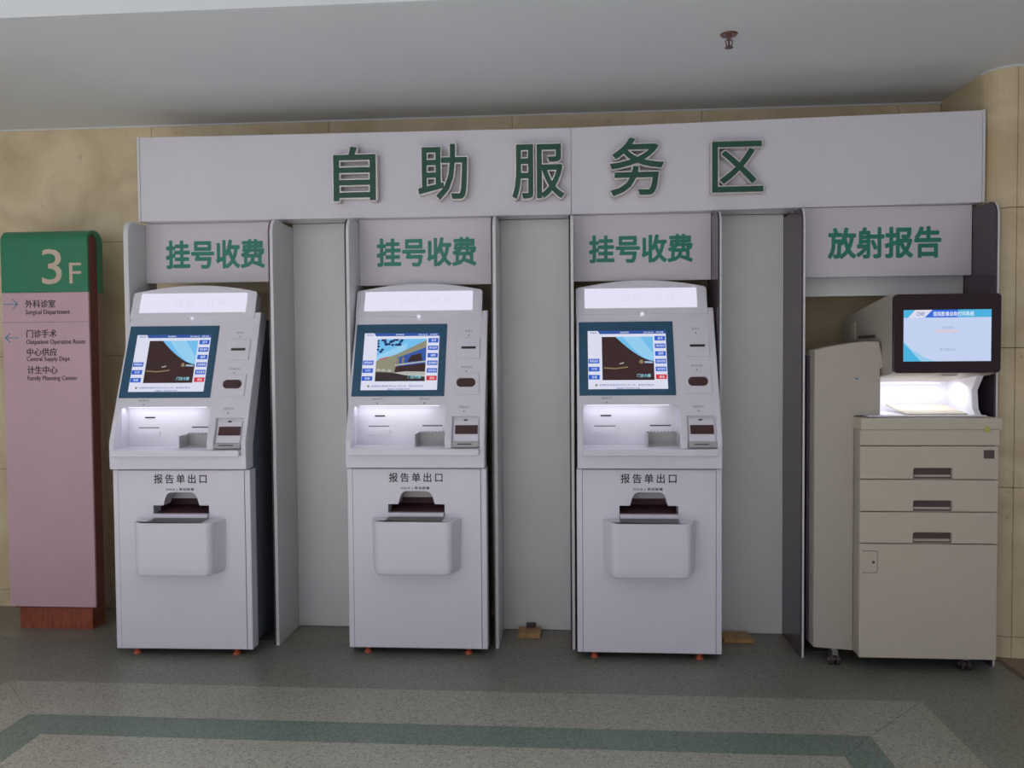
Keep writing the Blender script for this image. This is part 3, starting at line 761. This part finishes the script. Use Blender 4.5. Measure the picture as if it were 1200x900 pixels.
prism('front_panel', rect(SX0, SX1, .122, zs-.001), front(SYf+.014), 0, .014, 'signpink', s, bevel=.002)
box('back_panel', SX0, SX1-.002, SYb-.045, SYb, .112, zs-.001, 'signbackshade', s)
box('core', SX0+.02, SX1-.006, SYf+.014, SYb-.045, .112, zt-.03, 'signcore', s)
box('plinth', SX0+.04, SX1-.03, SYf+.018, SYb-.01, 0, .121, 'woodbase', s)
FS = front(SYf)
def st_(name, body, px, mm, off=0.0, sp=1.0):
    a = atY(SYf, px[0], px[1]); b = atY(SYf, px[2], px[3])
    return text(name, body, a.x, b.x, b.z, a.z, FS, .0002, .0015, mm, s, offset=off, spacing=sp)
st_('floor_number', '3', (48.5, 292, 73, 333), 'signtext', 0)
st_('floor_letter', 'F', (81, 308, 95.5, 332), 'signtext', -.006)
for body, px in (('外科诊室', (29.5, 351.5, 65, 360.5)), ('门诊手术', (31, 386.5, 66.5, 395.5)), ('中心供应', (31.5, 408, 67, 417)), ('计生中心', (32, 429, 67.5, 438))):
    st_('lettering', body, px, 'ink', .012)
for body, px in (('Surgical Department', (30, 363, 82, 369.5)), ('Outpatient Operation Room', (31, 398, 100, 404.5)), ('Central Supply Dept', (31.5, 418, 82, 424.5)), ('Family Planning Center', (32.5, 440.5, 91, 447))):
    st_('small_lettering', body, px, 'ink', .004)
def pxp(x, y): v = atY(SYf, x, y); return (v.x, v.z)
def stroke(bm, a, b, wd):
    ax, az = pxp(*a); bx_, bz_ = pxp(*b); dx, dz = bx_-ax, bz_-az; L = math.hypot(dx, dz); nx, nz = -dz/L*wd/2, dx/L*wd/2
    add_prism(bm, [(ax+nx, az+nz), (bx_+nx, bz_+nz), (bx_-nx, bz_-nz), (ax-nx, az-nz)], FS, .0002, .0015)
for tip, tail, sgn, y in ((20.5, 4, -1, 356.5), (6.5, 22, 1, 396)):
    bm = bmesh.new(); stroke(bm, (tail, y), (tip, y), .004); stroke(bm, (tip, y), (tip+5.5*sgn, y-5.5), .004); stroke(bm, (tip, y), (tip+5.5*sgn, y+5.5), .004)
    link('arrow', bm_mesh(bm), 'signblue', s)
bm = bmesh.new(); a_, b_ = pxp(3, 378), pxp(103, 377); add_prism(bm, rect(SX0+.002, SX1-.002, a_[1]-.001, a_[1]+.001), FS, .0002, .0012)
link('divider_line', bm_mesh(bm), 'softink', s)

# ------------------------------------------------------------------ small things
b1 = empty('wooden_block', (-.215, 4.0, 0)); tag(b1, 'small tan wooden block on the floor right of the middle kiosk', 'block', 'wooden blocks on the floor')
prism('slab', [(-.056, -.06), (.056, -.052), (.056, .055), (-.056, .055)], plan, .0015, .026, 'woodblock', b1, bevel=.002)
prism('cable_stub', [(-.018, .03), (.02, .03), (.028, .05), (.018, .062), (-.004, .052), (-.012, .06), (-.02, .048)], plan, .026, .046, 'rubber', b1)
b2 = empty('wooden_block', (.812, 3.985, 0)); tag(b2, 'small flat brown wooden block on the floor right of the third kiosk', 'block', 'wooden blocks on the floor')
prism('slab', [(-.075, -.055), (.068, -.05), (.06, .06), (-.075, .06)], plan, .0015, .022, 'woodblock', b2, bevel=.002)

sp = empty('sprinkler', (.642, 3.335, ZC)); sp.scale = (.86, .86, .86); tag(sp, 'small bronze fire sprinkler head on the ceiling', 'sprinkler')
cyl('escutcheon', (0, 0), .036, -.006, 0, plan, 'brass', sp, 20, .042)
cyl('stem', (0, 0), .010, -.028, -.006, plan, 'brass', sp, 12)
for sgn in (-1, 1):
    prism('frame_arm', [(sgn*.010, -.022), (sgn*.018, -.032), (sgn*.016, -.050), (sgn*.004, -.060), (sgn*.002, -.056), (sgn*.011, -.047), (sgn*.013, -.034), (sgn*.006, -.026)], lambda u, v, d: (u, d, v), -.003, .003, 'brass', sp)
cyl('glass_bulb', (0, 0), .004, -.056, -.028, plan, 'maroon', sp, 10)
bm = bmesh.new(); add_cyl(bm, (0, 0), .017, -.064, -.060, plan, 16)
for i in range(8):
    a = math.radians(45*i); add_cyl(bm, (.017*math.cos(a), .017*math.sin(a)), .004, -.063, -.061, plan, 6)
link('deflector', bm_mesh(bm), 'brass', sp)
